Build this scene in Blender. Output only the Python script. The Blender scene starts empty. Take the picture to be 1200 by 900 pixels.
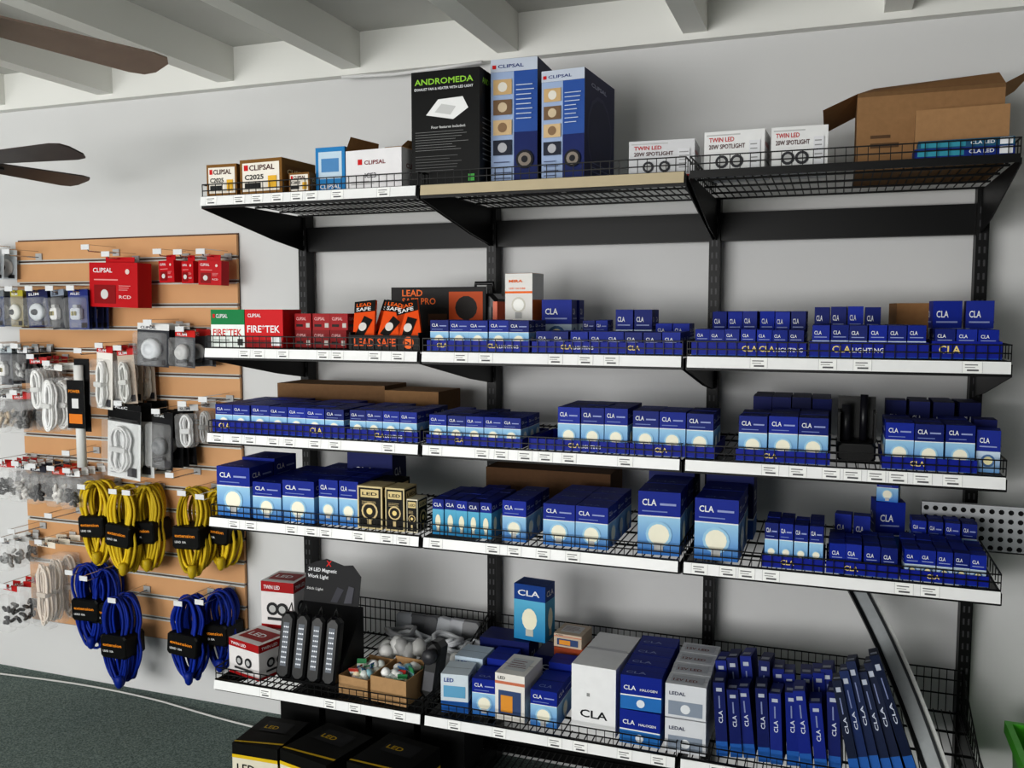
import bpy, math, random
from mathutils import Matrix, Vector
random.seed(7)
R=random.uniform
ZO=0.21
scene=bpy.context.scene
scene.view_settings.view_transform='Standard'
try: scene.view_settings.look='Medium High Contrast'
except Exception: scene.view_settings.look='None'

def lin(c):
    o=[]
    for x in c[:3]:
        x=x/255.0
        o.append(x/12.92 if x<=0.04045 else ((x+0.055)/1.055)**2.4)
    return (o[0],o[1],o[2],1.0)

# ---------------- materials ----------------
def attr_mat(name,rough=.5,metal=0,spec=.5,noise=.06,nscale=30,bump=0,coat=0):
    m=bpy.data.materials.new(name); m.use_nodes=True; nt=m.node_tree; b=nt.nodes['Principled BSDF']
    a=nt.nodes.new('ShaderNodeAttribute'); a.attribute_name='Col'
    tc=nt.nodes.new('ShaderNodeTexCoord'); n=nt.nodes.new('ShaderNodeTexNoise'); n.inputs['Scale'].default_value=nscale; n.inputs['Detail'].default_value=3
    nt.links.new(tc.outputs['Object'],n.inputs['Vector'])
    mr=nt.nodes.new('ShaderNodeMapRange'); mr.inputs['To Min'].default_value=1-noise; mr.inputs['To Max'].default_value=1+noise
    nt.links.new(n.outputs['Fac'],mr.inputs['Value'])
    vm=nt.nodes.new('ShaderNodeVectorMath'); vm.operation='SCALE'
    nt.links.new(a.outputs['Color'],vm.inputs[0]); nt.links.new(mr.outputs[0],vm.inputs['Scale'])
    nt.links.new(vm.outputs[0],b.inputs['Base Color'])
    b.inputs['Roughness'].default_value=rough; b.inputs['Metallic'].default_value=metal
    b.inputs['Specular IOR Level'].default_value=spec; b.inputs['Coat Weight'].default_value=coat
    if bump:
        bp=nt.nodes.new('ShaderNodeBump'); bp.inputs['Strength'].default_value=bump; bp.inputs['Distance'].default_value=.004
        nt.links.new(n.outputs['Fac'],bp.inputs['Height']); nt.links.new(bp.outputs[0],b.inputs['Normal'])
    return m
MATS={
 'print':attr_mat('printed_carton_board',.5,0,.2,.05,25),
 'kraft':attr_mat('corrugated_cardboard',.85,0,.2,.12,60,.15),
 'steel':attr_mat('powder_coated_steel',.42,0,.25,.1,40),
 'plastic':attr_mat('moulded_plastic',.35,0,.35,.05,20),
 'rubber':attr_mat('cord_rubber',.5,0,.25,.08,60),
 'chrome':attr_mat('brushed_chrome',.22,1,.5,.05,40),
 'paint':attr_mat('painted_plaster',.75,0,.25,.03,1.2,.0),
 'wood':attr_mat('fan_blade_veneer',.4,0,.4,.15,14),
 'mdf':attr_mat('slatwall_mdf',.5,0,.3,.05,9),
}
def clear_mat(name,fac,col):
    m=bpy.data.materials.new(name); m.use_nodes=True; nt=m.node_tree; nt.nodes.clear()
    o=nt.nodes.new('ShaderNodeOutputMaterial'); t=nt.nodes.new('ShaderNodeBsdfTransparent'); p=nt.nodes.new('ShaderNodeBsdfPrincipled')
    p.inputs['Base Color'].default_value=col; p.inputs['Roughness'].default_value=.15
    n=nt.nodes.new('ShaderNodeTexNoise'); n.inputs['Scale'].default_value=35
    mr=nt.nodes.new('ShaderNodeMapRange'); mr.inputs['To Min'].default_value=fac*.3; mr.inputs['To Max'].default_value=fac*1.7
    bp=nt.nodes.new('ShaderNodeBump'); bp.inputs['Strength'].default_value=.6
    tc=nt.nodes.new('ShaderNodeTexCoord'); nt.links.new(tc.outputs['Object'],n.inputs['Vector'])
    nt.links.new(n.outputs['Fac'],mr.inputs['Value']); nt.links.new(n.outputs['Fac'],bp.inputs['Height']); nt.links.new(bp.outputs[0],p.inputs['Normal'])
    mx=nt.nodes.new('ShaderNodeMixShader'); nt.links.new(mr.outputs[0],mx.inputs[0]); nt.links.new(t.outputs[0],mx.inputs[1]); nt.links.new(p.outputs[0],mx.inputs[2]); nt.links.new(mx.outputs[0],o.inputs[0])
    return m
MATS['clear']=clear_mat('clear_film',.12,(.95,.95,.96,1))

def carpet_mat():
    m=bpy.data.materials.new('dark_green_carpet'); m.use_nodes=True; nt=m.node_tree; b=nt.nodes['Principled BSDF']
    tc=nt.nodes.new('ShaderNodeTexCoord'); n=nt.nodes.new('ShaderNodeTexNoise'); n.inputs['Scale'].default_value=140; n.inputs['Detail'].default_value=4
    nt.links.new(tc.outputs['Object'],n.inputs['Vector'])
    cr=nt.nodes.new('ShaderNodeValToRGB'); cr.color_ramp.elements[0].position=.35; cr.color_ramp.elements[1].position=.65
    cr.color_ramp.elements[0].color=lin((72,86,83)); cr.color_ramp.elements[1].color=lin((124,138,133))
    nt.links.new(n.outputs['Fac'],cr.inputs[0]); nt.links.new(cr.outputs[0],b.inputs['Base Color']); b.inputs['Roughness'].default_value=.95
    bp=nt.nodes.new('ShaderNodeBump'); bp.inputs['Strength'].default_value=.5; bp.inputs['Distance'].default_value=.005
    nt.links.new(n.outputs['Fac'],bp.inputs['Height']); nt.links.new(bp.outputs[0],b.inputs['Normal'])
    return m
MATS['carpet']=carpet_mat()

# ---------------- mesh builder ----------------
_tx={}
def text_mesh(t):
    if t in _tx: return _tx[t]
    cu=bpy.data.curves.new('tmp','FONT'); cu.body=t; cu.size=1; cu.resolution_u=2; cu.offset=.018; cu.fill_mode='FRONT'
    ob=bpy.data.objects.new('tmp',cu); bpy.context.collection.objects.link(ob)
    dg=bpy.context.evaluated_depsgraph_get(); dg.update()
    e=ob.evaluated_get(dg); me=e.to_mesh()
    v=[(a.co.x,a.co.y) for a in me.vertices]; f=[tuple(p.vertices) for p in me.polygons]
    e.to_mesh_clear(); bpy.data.objects.remove(ob); bpy.data.curves.remove(cu)
    if v:
        x0=min(a[0] for a in v); x1=max(a[0] for a in v)
        v=[(a[0]-x0,a[1]) for a in v]
    else: x0=0;x1=1
    _tx[t]=(v,f,x1-x0); return _tx[t]

class MB:
    def __init__(s): s.v=[];s.f=[];s.m=[];s.c=[];s.sm=[];s.M=Matrix.Identity(4);s.st=[]
    def push(s,M): s.st.append(s.M); s.M=s.M@M
    def pop(s): s.M=s.st.pop()
    def poly(s,pts,mat,col,smooth=False):
        b=len(s.v)
        for p in pts: s.v.append(tuple(s.M@Vector(p)))
        s.f.append(tuple(range(b,b+len(pts)))); s.m.append(mat); s.sm.append(smooth)
        s.c.append([lin(c) for c in col] if isinstance(col[0],(tuple,list)) else lin(col))
    def mesh(s,vs,fs,mat,col,smooth=False):
        b=len(s.v)
        for p in vs: s.v.append(tuple(s.M@Vector(p)))
        c=lin(col)
        for f in fs: s.f.append(tuple(i+b for i in f)); s.m.append(mat); s.sm.append(smooth); s.c.append(c)
    def box(s,x0,x1,y0,y1,z0,z1,mat,col):
        vs=[(x0,y0,z0),(x1,y0,z0),(x1,y1,z0),(x0,y1,z0),(x0,y0,z1),(x1,y0,z1),(x1,y1,z1),(x0,y1,z1)]
        s.mesh(vs,[(3,2,1,0),(4,5,6,7),(0,1,5,4),(1,2,6,5),(2,3,7,6),(3,0,4,7)],mat,col)
    def bbox(s,x0,x1,y0,y1,z0,z1,b,mat,col):
        def ring(x0,x1,z0,z1,b,y): return [(x0+b,y,z0),(x1-b,y,z0),(x1,y,z0+b),(x1,y,z1-b),(x1-b,y,z1),(x0+b,y,z1),(x0,y,z1-b),(x0,y,z0+b)]
        rs=[ring(x0+b/2,x1-b/2,z0+b/2,z1-b/2,b,y0),ring(x0,x1,z0,z1,b,y0+b/2),ring(x0,x1,z0,z1,b,y1-b/2),ring(x0+b/2,x1-b/2,z0+b/2,z1-b/2,b,y1)]
        vs=[p for r in rs for p in r]; fs=[tuple(range(8)),tuple(range(31,23,-1))]
        for k in range(3):
            for i in range(8):
                j=(i+1)%8; fs.append((k*8+j,k*8+i,(k+1)*8+i,(k+1)*8+j))
        s.mesh(vs,fs,mat,col)
    def tube(s,pts,r,mat,col,n=6,closed=False):
        pts=[Vector(p) for p in pts]; N=len(pts); vs=[];fs=[]
        up=None
        for i in range(N):
            if closed: t=pts[(i+1)%N]-pts[i-1]
            else: t=pts[min(i+1,N-1)]-pts[max(i-1,0)]
            if t.length<1e-9: t=Vector((0,0,1))
            t.normalize()
            if up is None:
                up=Vector((0,0,1)) if abs(t.z)<.9 else Vector((1,0,0))
            a=t.cross(up)
            if a.length<1e-4: a=t.cross(Vector((0,1,0.1)))
            a.normalize()
            up=a.cross(t); up.normalize()
            rr=r[i] if isinstance(r,(list,tuple)) else r
            for k in range(n):
                an=2*math.pi*(k+.5)/n
                vs.append(pts[i]+(a*math.cos(an)+up*math.sin(an))*rr)
        M=N if closed else N-1
        for i in range(M):
            j=(i+1)%N
            for k in range(n):
                l=(k+1)%n; fs.append((i*n+k,i*n+l,j*n+l,j*n+k))
        if not closed: fs.append(tuple(range(n-1,-1,-1))); fs.append(tuple(range((N-1)*n,N*n)))
        s.mesh(vs,fs,mat,col,n>4)
    def lathe(s,prof,mat,col,n=16,axis='z',c=(0,0,0)):
        vs=[];fs=[]
        for (r,h) in prof:
            for k in range(n):
                a=2*math.pi*k/n; x=r*math.cos(a); y=r*math.sin(a)
                p=(x,y,h) if axis=='z' else ((x,-h,y) if axis=='y' else (h,x,y))
                vs.append((p[0]+c[0],p[1]+c[1],p[2]+c[2]))
        for i in range(len(prof)-1):
            for k in range(n):
                l=(k+1)%n; fs.append((i*n+k,i*n+l,(i+1)*n+l,(i+1)*n+k))
        fs.append(tuple(range(n-1,-1,-1))); fs.append(tuple(range((len(prof)-1)*n,len(prof)*n)))
        s.mesh(vs,fs,mat,col,True)
    def build(s,name,parent=None):
        xs=[v[0] for v in s.v]; ys=[v[1] for v in s.v]; zs=[v[2] for v in s.v]
        o=((min(xs)+max(xs))/2,(min(ys)+max(ys))/2,min(zs))
        me=bpy.data.meshes.new(name)
        me.from_pydata([(v[0]-o[0],v[1]-o[1],v[2]-o[2]) for v in s.v],[],s.f)
        keys=[];
        for k in s.m:
            if k not in keys: keys.append(k)
        for k in keys: me.materials.append(MATS[k])
        ix={k:i for i,k in enumerate(keys)}
        me.polygons.foreach_set('material_index',[ix[k] for k in s.m])
        me.polygons.foreach_set('use_smooth',s.sm)
        ca=me.color_attributes.new('Col','FLOAT_COLOR','CORNER'); buf=[]
        for f,c in zip(s.f,s.c):
            if isinstance(c,list):
                for q in c: buf.extend(q)
            else: buf.extend(c*len(f))
        ca.data.foreach_set('color',buf); me.update()
        ob=bpy.data.objects.new(name,me); bpy.context.collection.objects.link(ob)
        ob.location=(o[0],o[1],o[2]+ZO)
        if parent: ob.parent=parent
        return ob

class Face:
    def __init__(s,B,o,ux,uy,n,W,H): s.B=B;s.o=Vector(o);s.ux=Vector(ux);s.uy=Vector(uy);s.n=Vector(n);s.W=W;s.H=H;s.k=0
    def P(s,u,v,off): return s.o+s.ux*(u*s.W)+s.uy*(v*s.H)+s.n*off
    def nx(s): s.k+=1; return .0005*s.k
    def rect(s,u0,v0,u1,v1,col,mat='print'):
        k=s.nx(); s.B.poly([s.P(u0,v0,k),s.P(u1,v0,k),s.P(u1,v1,k),s.P(u0,v1,k)],mat,col)
    def quad(s,pts,col,mat='print'):
        k=s.nx(); s.B.poly([s.P(u,v,k) for u,v in pts],mat,col)
    def disc(s,u,v,r,col,n=14,ry=None,mat='print'):
        k=s.nx(); ry=ry or r
        s.B.poly([s.P(u,v,k)+s.ux*(r*math.cos(2*math.pi*i/n))+s.uy*(ry*math.sin(2*math.pi*i/n)) for i in range(n)],mat,col)
    def text(s,u,v,h,t,col,fit=None,rot=0,mat='print',vert=False):
        vs,fs,w=text_mesh(t); k=s.nx(); sc=h/.7; sx=sc
        if fit: sx=fit*(s.H if vert else s.W)/w
        ux,uy=s.ux,s.uy
        if vert: ux,uy=s.uy,-s.ux
        if rot: ux,uy=ux*math.cos(rot)+uy*math.sin(rot),uy*math.cos(rot)-ux*math.sin(rot)
        o=s.P(u,v,k); s.B.mesh([o+ux*(a*sx)+uy*(b*sc) for a,b in vs],fs,mat,col)
    def lines(s,u0,u1,v0,v1,n,col,th=.25):
        for i in range(n):
            v=v0+(v1-v0)*(i+.5)/n; s.rect(u0,v,u0+(u1-u0)*R(.65,1),v+(v1-v0)/n*th,col); s.k-=1
        s.k+=1

def faces(B,w,d,h):
    return dict(
     f=Face(B,(-w/2,-d/2,0),(1,0,0),(0,0,1),(0,-1,0),w,h),
     r=Face(B,(w/2,-d/2,0),(0,1,0),(0,0,1),(1,0,0),d,h),
     l=Face(B,(-w/2,d/2,0),(0,-1,0),(0,0,1),(-1,0,0),d,h),
     t=Face(B,(-w/2,-d/2,h),(1,0,0),(0,1,0),(0,0,1),w,d))
NAVY=(18,42,142); WHITE=(232,233,236); BLACK=(12,12,13); RED=(200,28,32); GOLD=(238,214,130)
def tint(c,k): return tuple(max(0,min(255,int(x*k))) for x in c)
def carton(B,x,y,z,w,d,h,base,style=None,rot=0,tilt=0,mat='print',lean=0):
    B.push(Matrix.Translation((x,y+d/2,z))@Matrix.Rotation(math.radians(rot),4,'Z')@Matrix.Rotation(math.radians(tilt),4,'Y')@Matrix.Rotation(math.radians(lean),4,'X'))
    B.box(-w/2,w/2,-d/2,d/2,0,h,mat,base)
    F=faces(B,w,d,h)
    F['t'].rect(.0,.49,1,.505,tint(base,.55),mat)
    if style: style(F,w,d,h)
    B.pop()
def bulb_art(f,u,v,r,glow=(244,240,220)):
    f.disc(u,v,r*1.25,(160,204,232)); f.disc(u,v,r,glow); 
    a=r*.42/f.W; b=r/f.H
    f.rect(u-a,v-b*1.55,u+a,v-b*.8,(190,190,190))
def st_cla(F,w,d,h):
    for k in('f','r','l'):
        f=F[k]
        f.quad([(0,0),(1,0),(1,.60),(0,.60)],[(44,116,196),(44,116,196),(160,204,232),(160,204,232)])
        f.rect(0,.60,1,.62,WHITE)
        f.text(.10,.78,.10*h,'CLA',WHITE,fit=.34)
        f.rect(.52,.79,.90,.825,(150,160,205)); f.rect(.1,.68,.7,.70,(120,135,190))
        bulb_art(f,.5,.33,min(f.W*.25,f.H*.18))
    F['t'].text(.2,.15,.12*d,'CLA',(120,135,190),fit=.5)
def st_cla_dark(F,w,d,h):
    for k in('f','r','l'):
        f=F[k]; f.rect(.0,.0,1,.3,(44,105,180)); f.rect(0,.3,1,.33,WHITE); f.text(.15,.6,.14*h,'CLA',WHITE,fit=.45)
        f.rect(.15,.5,.8,.53,(150,160,205))
def st_candle(F,w,d,h):
    for k in('f','r','l'):
        f=F[k]; f.quad([(0,0),(1,0),(1,.72),(0,.72)],[(30,125,175),(30,125,175),(100,180,212),(100,180,212)])
        f.text(.12,.8,.1*h,'CLA',WHITE,fit=.7); f.disc(.5,.38,f.W*.24,(240,235,210),ry=h*.2); f.rect(.38,.08,.62,.2,(190,190,180))
def st_led(F,w,d,h):
    for k in('f','r','l'):
        f=F[k]; f.quad([(0,0),(1,0),(1,.5),(0,.5)],[(105,158,210),(105,158,210),(206,220,232),(206,220,232)]); f.disc(.5,.28,min(f.W*.3,f.H*.2),(84,120,165)); f.disc(.5,.28,min(f.W*.2,f.H*.13),(244,234,185))
        f.text(.12,.7,.12*h,'CLA',WHITE,fit=.42); f.rect(.12,.6,.85,.63,(150,160,205))
def st_cream(F,w,d,h):
    for k in('f','r'):
        f=F[k]; f.rect(.06,.04,.94,.96,(22,20,17)); f.rect(.14,.74,.86,.92,(215,195,142)); f.text(.2,.79,.07*h,'LED',(20,20,20),fit=.6)
        f.disc(.5,.42,min(f.W*.33,h*.22),(212,190,142)); f.disc(.5,.42,min(f.W*.26,h*.17),(35,30,25)); f.disc(.5,.42,min(f.W*.12,h*.1),(235,210,140)); f.rect(.42,.1,.58,.24,(212,190,142)); f.lines(.2,.8,.56,.66,3,(212,190,142))
def st_house(F,w,d,h):
    f=F['f']; f.rect(.04,.9,.6,.93,(190,190,190)); f.text(.08,.76,.1*h,'TWIN LED',(190,40,45),fit=.42); f.text(.08,.60,.1*h,'20W SPOTLIGHT',(90,60,60),fit=.6)
    f.rect(0,.0,1,.08,(180,40,42)); f.disc(.3,.3,h*.15,(60,60,65)); f.disc(.55,.3,h*.15,(60,60,65)); f.disc(.3,.3,h*.09,(190,190,190)); f.disc(.55,.3,h*.09,(190,190,190))
    f.rect(.75,.15,.93,.75,(222,222,226)); f.lines(.77,.92,.2,.7,5,(150,150,150))
    F['r'].text(.1,.65,.1*h,'HOUSE LED',(190,40,45),fit=.6); F['r'].rect(.1,.3,.8,.34,(150,150,150))
    F['t'].text(.1,.25,.2*d,'TWIN LED',(190,60,60),fit=.5)
def st_clipbrown(F,w,d,h):
    f=F['f']; f.rect(.06,.08,.94,.9,(236,230,220)); f.rect(.1,.68,.2,.84,RED); f.text(.23,.68,.15*h,'CLIPSAL',(70,20,20),fit=.6); f.text(.12,.42,.14*h,'C2025',BLACK,fit=.45)
    f.rect(.12,.16,.5,.32,(40,40,40)); f.rect(.68,.14,.88,.5,(230,180,60))
    r=F['r']; r.rect(.1,.1,.85,.8,(120,80,35)); r.text(.15,.55,.14*h,'CLIPSAL',(225,205,160),fit=.6)

# ============================ ROOM ============================
WP=(214,214,214)
B=MB(); B.box(-5.1,3.3,0,.12,-.21,2.92,'paint',WP); B.build('wall_back')
B=MB(); B.box(-5.2,-5.1,-7.1,.12,-.21,2.92,'paint',WP); B.build('wall_left')
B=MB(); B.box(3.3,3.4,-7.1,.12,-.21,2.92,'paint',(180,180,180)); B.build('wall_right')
B=MB()
B.box(-5.1,-4.9,-7.1,-7.0,-.21,2.92,'paint',WP); B.box(.2,3.3,-7.1,-7.0,-.21,2.92,'paint',WP)
B.box(-4.9,.2,-7.1,-7.0,2.6,2.92,'paint',WP); B.box(-4.9,.2,-7.1,-7.0,-.21,.5,'paint',WP); B.build('wall_rear')
B=MB()
for x in (-4.9,-3.2,-1.5,.15): B.box(x,x+.05,-7.08,-7.02,.5,2.6,'steel',(200,200,200))
B.box(-4.85,.15,-7.08,-7.02,.5,.55,'steel',(200,200,200)); B.box(-4.85,.15,-7.08,-7.02,2.55,2.6,'steel',(200,200,200)); B.build('window_1')
B=MB(); B.box(-5.2,3.4,-7.1,.12,-.3,-.21,'carpet',(60,70,68)); B.build('floor')
B=MB(); B.box(-5.2,3.4,-7.1,.12,2.92,3.0,'paint',(206,206,202)); B.build('ceiling')
B=MB()
for i,x in enumerate([-4.55,-3.85,-3.15,-2.46,-1.76,-1.11,-.39,.36,1.06,1.78,2.5]):
    B.box(x-.045,x+.045,-7.0,-.05,2.77,2.92,'paint',(238,238,233))
B.box(-5.1,3.3,-.05,0,2.745,2.92,'paint',(232,232,228))
B.build('trim_1')
B=MB(); B.tube([(-1.15,-.06,2.735),(-.9,-.06,2.725),(-.7,-.06,2.73),(-.5,-.06,2.738)],.008,'plastic',(225,225,225)); B.build('cable_conduit')
B=MB(); pts=[]
for i in range(50):
    x=-4+i*.07; pts.append((x,-.10-.03*math.sin(x*3)-.06*max(0,(x+2.2)),-.203))
B.tube(pts,.005,'plastic',(205,205,202)); B.build('floor_extension_cable')

# ============================ SLATWALL ============================
B=MB(); PX0,PX1,PZ0,PZ1=-3.11,-1.745,.08,2.09
B.box(PX0,PX1,-.008,-.001,PZ0,PZ1,'mdf',(90,64,50))
ns=18; ph=(PZ1-PZ0)/ns
for i in range(ns):
    z=PZ0+i*ph
    B.box(PX0,PX1,-.022,-.008,z+.008,z+ph-.008,'mdf',(210,162,118))
    if i: B.box(PX0+.002,PX1-.002,-.0245,-.009,z-.012,z-.004,'steel',(205,205,200)); B.box(PX0+.002,PX1-.002,-.0235,-.009,z+.004,z+.0095,'steel',(190,190,185))
B.build('slatwall_panel')
# ============================ SHELVING ============================
root=bpy.data.objects.new('retail_shelving_unit',None); bpy.context.collection.objects.link(root)
K=(13,13,14)
ZL=[2.153,1.592,1.271,.947,.306]; YF=-.76
B=MB()
for x in(-1.35,-.45,.45,1.35):
    B.box(x-.02,x+.02,-.085,-.02,-.21,2.15,'steel',K)
    z=-.1
    while z<2.1:
        B.box(x-.011,x-.005,-.0856,-.085,z,z+.022,'steel',(70,70,72)); B.box(x+.005,x+.011,-.0856,-.085,z,z+.022,'steel',(70,70,72)); z+=.045
    B.poly([(x-.018,-.085,-.12),(x-.018,-.76,-.17),(x-.018,-.76,-.21),(x-.018,-.085,-.21)],'steel',K)
    B.poly([(x+.018,-.085,-.21),(x+.018,-.76,-.21),(x+.018,-.76,-.17),(x+.018,-.085,-.12)],'steel',K)
    B.poly([(x-.018,-.76,-.17),(x+.018,-.76,-.17),(x+.018,-.085,-.12),(x-.018,-.085,-.12)][::-1],'steel',K)
    B.poly([(x-.018,-.76,-.21),(x+.018,-.76,-.21),(x+.018,-.76,-.17),(x-.018,-.76,-.17)],'steel',K)
for x in(-.9,0,.9):
    B.box(x-.43,x+.43,-.07,-.035,1.99,2.095,'steel',K); B.box(x-.43,x+.43,-.07,-.035,-.16,-.1,'steel',K)
B.build('uprights',root)
def shelf(xc,z,strip,name,fence=.042,backf=0):
    B=MB(); x0=xc-.443; x1=xc+.443
    n=32
    for i in range(n+1):
        x=x0+.008+(x1-x0-.016)*i/n; B.tube([(x,YF+.006,z-.003),(x,-.095,z-.003)],.0022,'steel',K,4)
    for y in(YF+.012,-.6,-.43,-.26,-.1): B.tube([(x0,y,z-.009),(x1,y,z-.009)],.0045,'steel',K,4)
    B.box(x0,x1,YF+.002,YF+.01,z-(.046 if strip else .024),z-.001,'steel',K)
    if strip:
        B.push(Matrix.Translation((0,YF-.002,z-.004))@Matrix.Rotation(math.radians(-8),4,'X'))
        B.box(x0+.002,x1-.002,-.003,.0,-.034,0,'plastic',strip)
        if strip[2]>200:
            f=Face(B,(x0,-.003,-.034),(1,0,0),(0,0,1),(0,-1,0),x1-x0,.034)
            k=.03
            while k<.92:
                if random.random()<.6:
                    wv=.055
                    f.rect(k,.08,k+wv,.92,(246,246,244)); f.rect(k-.001,.04,k,.96,(180,180,182)); f.rect(k+wv,.04,k+wv+.001,.96,(180,180,182))
                    f.rect(k+.006,.66,k+wv-.012,.74,(110,110,112)); f.rect(k+.006,.46,k+wv-.02,.52,(150,150,150)); f.rect(k+.012,.18,k+wv-.01,.32,(100,100,102)); f.k=0
                k+=R(.062,.13)
        B.pop()
    if fence:
        y=YF+.008
        for zz in (z+fence,z+fence*.45): B.tube([(x0,y,zz),(x1,y,zz)],.0024,'steel',K,4)
        for i in range(31):
            x=x0+(x1-x0)*i/30; B.tube([(x,y,z-.003),(x,y,z+fence)],.0015,'steel',K,4)
        for xx in(x0,x1):
            B.tube([(xx,y,z+fence),(xx,-.1,z+fence)],.0026,'steel',K,4)
            for i in range(14): yy=y+(-.1-y)*i/14; B.tube([(xx,yy,z),(xx,yy,z+fence)],.0017,'steel',K,4)
    if backf:
        for zz in (z+backf,z+backf*.75,z+backf*.4): B.tube([(x0,-.1,zz),(x1,-.1,zz)],.003,'steel',K,4)
        for i in range(37):
            x=x0+(x1-x0)*i/36; B.tube([(x,-.1,z-.003),(x,-.1,z+backf)],.002,'steel',K,4)
        for xx in (x0,x1):
            for i in range(12): yy=-.1-.5*i/12; B.tube([(xx,yy,z),(xx,yy,z+backf*(1-i/14))],.002,'steel',K,4)
            B.tube([(xx,-.1,z+backf),(xx,-.6,z+backf*.15)],.003,'steel',K,4)
    lo=.046 if strip else .028
    for xx in(x0-.0015,x1+.0015):
        a=[(YF+.005,z-.012),(YF+.005,z-lo),(-.3,z-.13),(-.087,z-.16),(-.087,z-.012)]
        l=[(xx-.002,p,q) for p,q in a]; r=[(xx+.002,p,q) for p,q in a]
        B.mesh(l+r,[tuple(range(4,-1,-1)),tuple(range(5,10))]+[(i,(i+1)%5,5+(i+1)%5,5+i) for i in range(5)],'steel',K)
    B.build(name,root)
STR=(238,238,238)
for li,z in enumerate(ZL):
    for bi,xc in enumerate((-.9,0,.9)):
        s=STR
        if li==0: s=[STR,(190,176,148),None][bi]
        shelf(xc,z,s,'shelf_%d_%d'%(li+1,bi+1),.042,(.15 if li==4 else 0))
B=MB()
for xc in(-.9,0,.9):
    for i in range(33):
        x=xc-.43+.86*i/32; B.tube([(x,-.74,-.113),(x,-.09,-.113)],.0025,'steel',K,4)
    for y in(-.74,-.5,-.3,-.09): B.tube([(xc-.44,y,-.118),(xc+.44,y,-.118)],.005,'steel',K,4)
B.build('base_decks',root)

Z1,Z2,Z3,Z4,Z5=[z+.001 for z in ZL]
# ============================ TOP SHELF ============================
BR=(128,90,40)
B=MB(); carton(B,-1.272,-.735,Z1,.13,.2,.115,BR,st_clipbrown,2); B.build('switch_carton')
B=MB(); carton(B,-1.09,-.735,Z1,.19,.2,.125,BR,st_clipbrown,-4); B.build('switch_carton')
B=MB(); carton(B,-.945,-.72,Z1,.085,.12,.07,BR,st_clipbrown,0); B.build('switch_carton')
def st_lb(F,w,d,h):
    for k in('f','r'):
        f=F[k]; f.rect(.1,.3,.9,.9,(195,215,230)); f.rect(.2,.45,.8,.75,(85,140,190)); f.text(.15,.08,.1*h,'CLIPSAL',WHITE,fit=.7)
B=MB(); carton(B,-.84,-.68,Z1,.12,.12,.16,(40,130,190),st_lb,0); B.build('power_point_carton')
B=MB()
def st_wh(F,w,d,h):
    f=F['f']; f.rect(.22,.62,.3,.76,RED); f.text(.34,.62,.1*h,'CLIPSAL',(120,20,30),fit=.38); f.text(.35,.28,.12*h,'ICE3',(90,90,95),fit=.2); f.lines(.1,.6,.08,.22,2,(170,170,170))
    F['r'].text(.15,.5,.12*h,'CLIPSAL',(120,20,30),fit=.5)
    F['t'].rect(0.03,.03,.97,.97,(120,88,55),'kraft')
carton(B,-.635,-.72,Z1,.23,.2,.135,(230,228,230),st_wh,-5)
B.push(Matrix.Translation((-.635,-.62,Z1+.136))@Matrix.Rotation(math.radians(-5),4,'Z'))
B.mesh([(-.115,.1,0),(.115,.1,0),(.1,.13,.05),(-.1,.13,.05)],[(0,1,2,3)],'kraft',(170,132,90))
B.mesh([(.115,-.1,0),(.115,.1,0),(.135,.09,.03),(.135,-.09,.02)],[(0,1,2,3)],'kraft',(170,130,88))
B.mesh([(-.115,-.1,0),(-.115,.1,0),(-.1,.09,.055),(-.1,-.09,.05)],[(0,1,2,3)],'kraft',(170,130,88)); B.pop()
B.build('open_fitting_carton')
def st_andro(F,w,d,h):
    f=F['f']; f.text(.05,.885,.05*h,'ANDROMEDA',(150,205,70),fit=.86); f.text(.05,.835,.022*h,'EXHAUST FAN & HEATER WITH LED LIGHT',WHITE,fit=.86)
    f.quad([(.22,.62),(.62,.57),(.84,.66),(.76,.76),(.4,.75)],(235,235,235)); f.quad([(.35,.64),(.58,.61),(.66,.68),(.45,.71)],(200,200,200))
    f.text(.3,.5,.022*h,'Four features included:',(210,210,210),fit=.5)
    f.lines(.06,.9,.3,.48,8,(130,130,130),.18); f.lines(.06,.8,.12,.27,6,(100,100,100),.18); f.rect(.84,.03,.93,.09,(80,170,80))
    r=F['r']; r.text(.1,.88,.05*h,'ANDROMEDA',(150,205,70),fit=.7); r.lines(.1,.8,.2,.6,9,(150,150,150),.2)
B=MB(); carton(B,-.378,-.70,Z1,.252,.24,.385,(9,10,10),st_andro,0); B.build('exhaust_fan_heater_carton')
def st_navy(F,w,d,h):
    f=F['f']; f.rect(0,0,1,.9,(160,178,210)); f.rect(.5,0,1,.9,(46,86,160)); f.rect(.5,0,1,.42,(18,36,98)); f.rect(0,.9,1,1,(195,202,216)); f.text(.16,.93,.026*h,'CLIPSAL',(20,40,110),fit=.55); f.rect(.04,.925,.12,.955,RED)
    for i,v in enumerate((.72,.56,.4,.24)):
        f.rect(.06,v,.46,v+.12,[(200,168,122),(120,94,70),(208,180,140),(35,40,55)][i]); f.disc(.26,v+.06,w*.1,[(225,220,210),(205,186,158),(140,112,84),(180,180,185)][i])
    f.disc(.74,.2,w*.19,(22,22,30)); f.disc(.74,.2,w*.14,(140,130,120)); f.disc(.74,.2,w*.07,(30,30,34)); f.lines(.56,.95,.5,.8,8,(195,205,225),.2); f.lines(.08,.46,.03,.2,4,(80,90,120),.2)
    r=F['r']; r.disc(.5,.45,d*.42,(46,50,88)); r.disc(.5,.45,d*.38,(22,26,66)); r.text(.2,.87,.035*h,'CLIPSAL',(160,165,190),fit=.5); r.lines(.2,.8,.08,.2,3,(100,105,140),.2)
B=MB(); carton(B,-.160,-.63,Z1,.165,.28,.42,(17,22,70),st_navy,2); B.build('exhaust_fan_carton')
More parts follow.
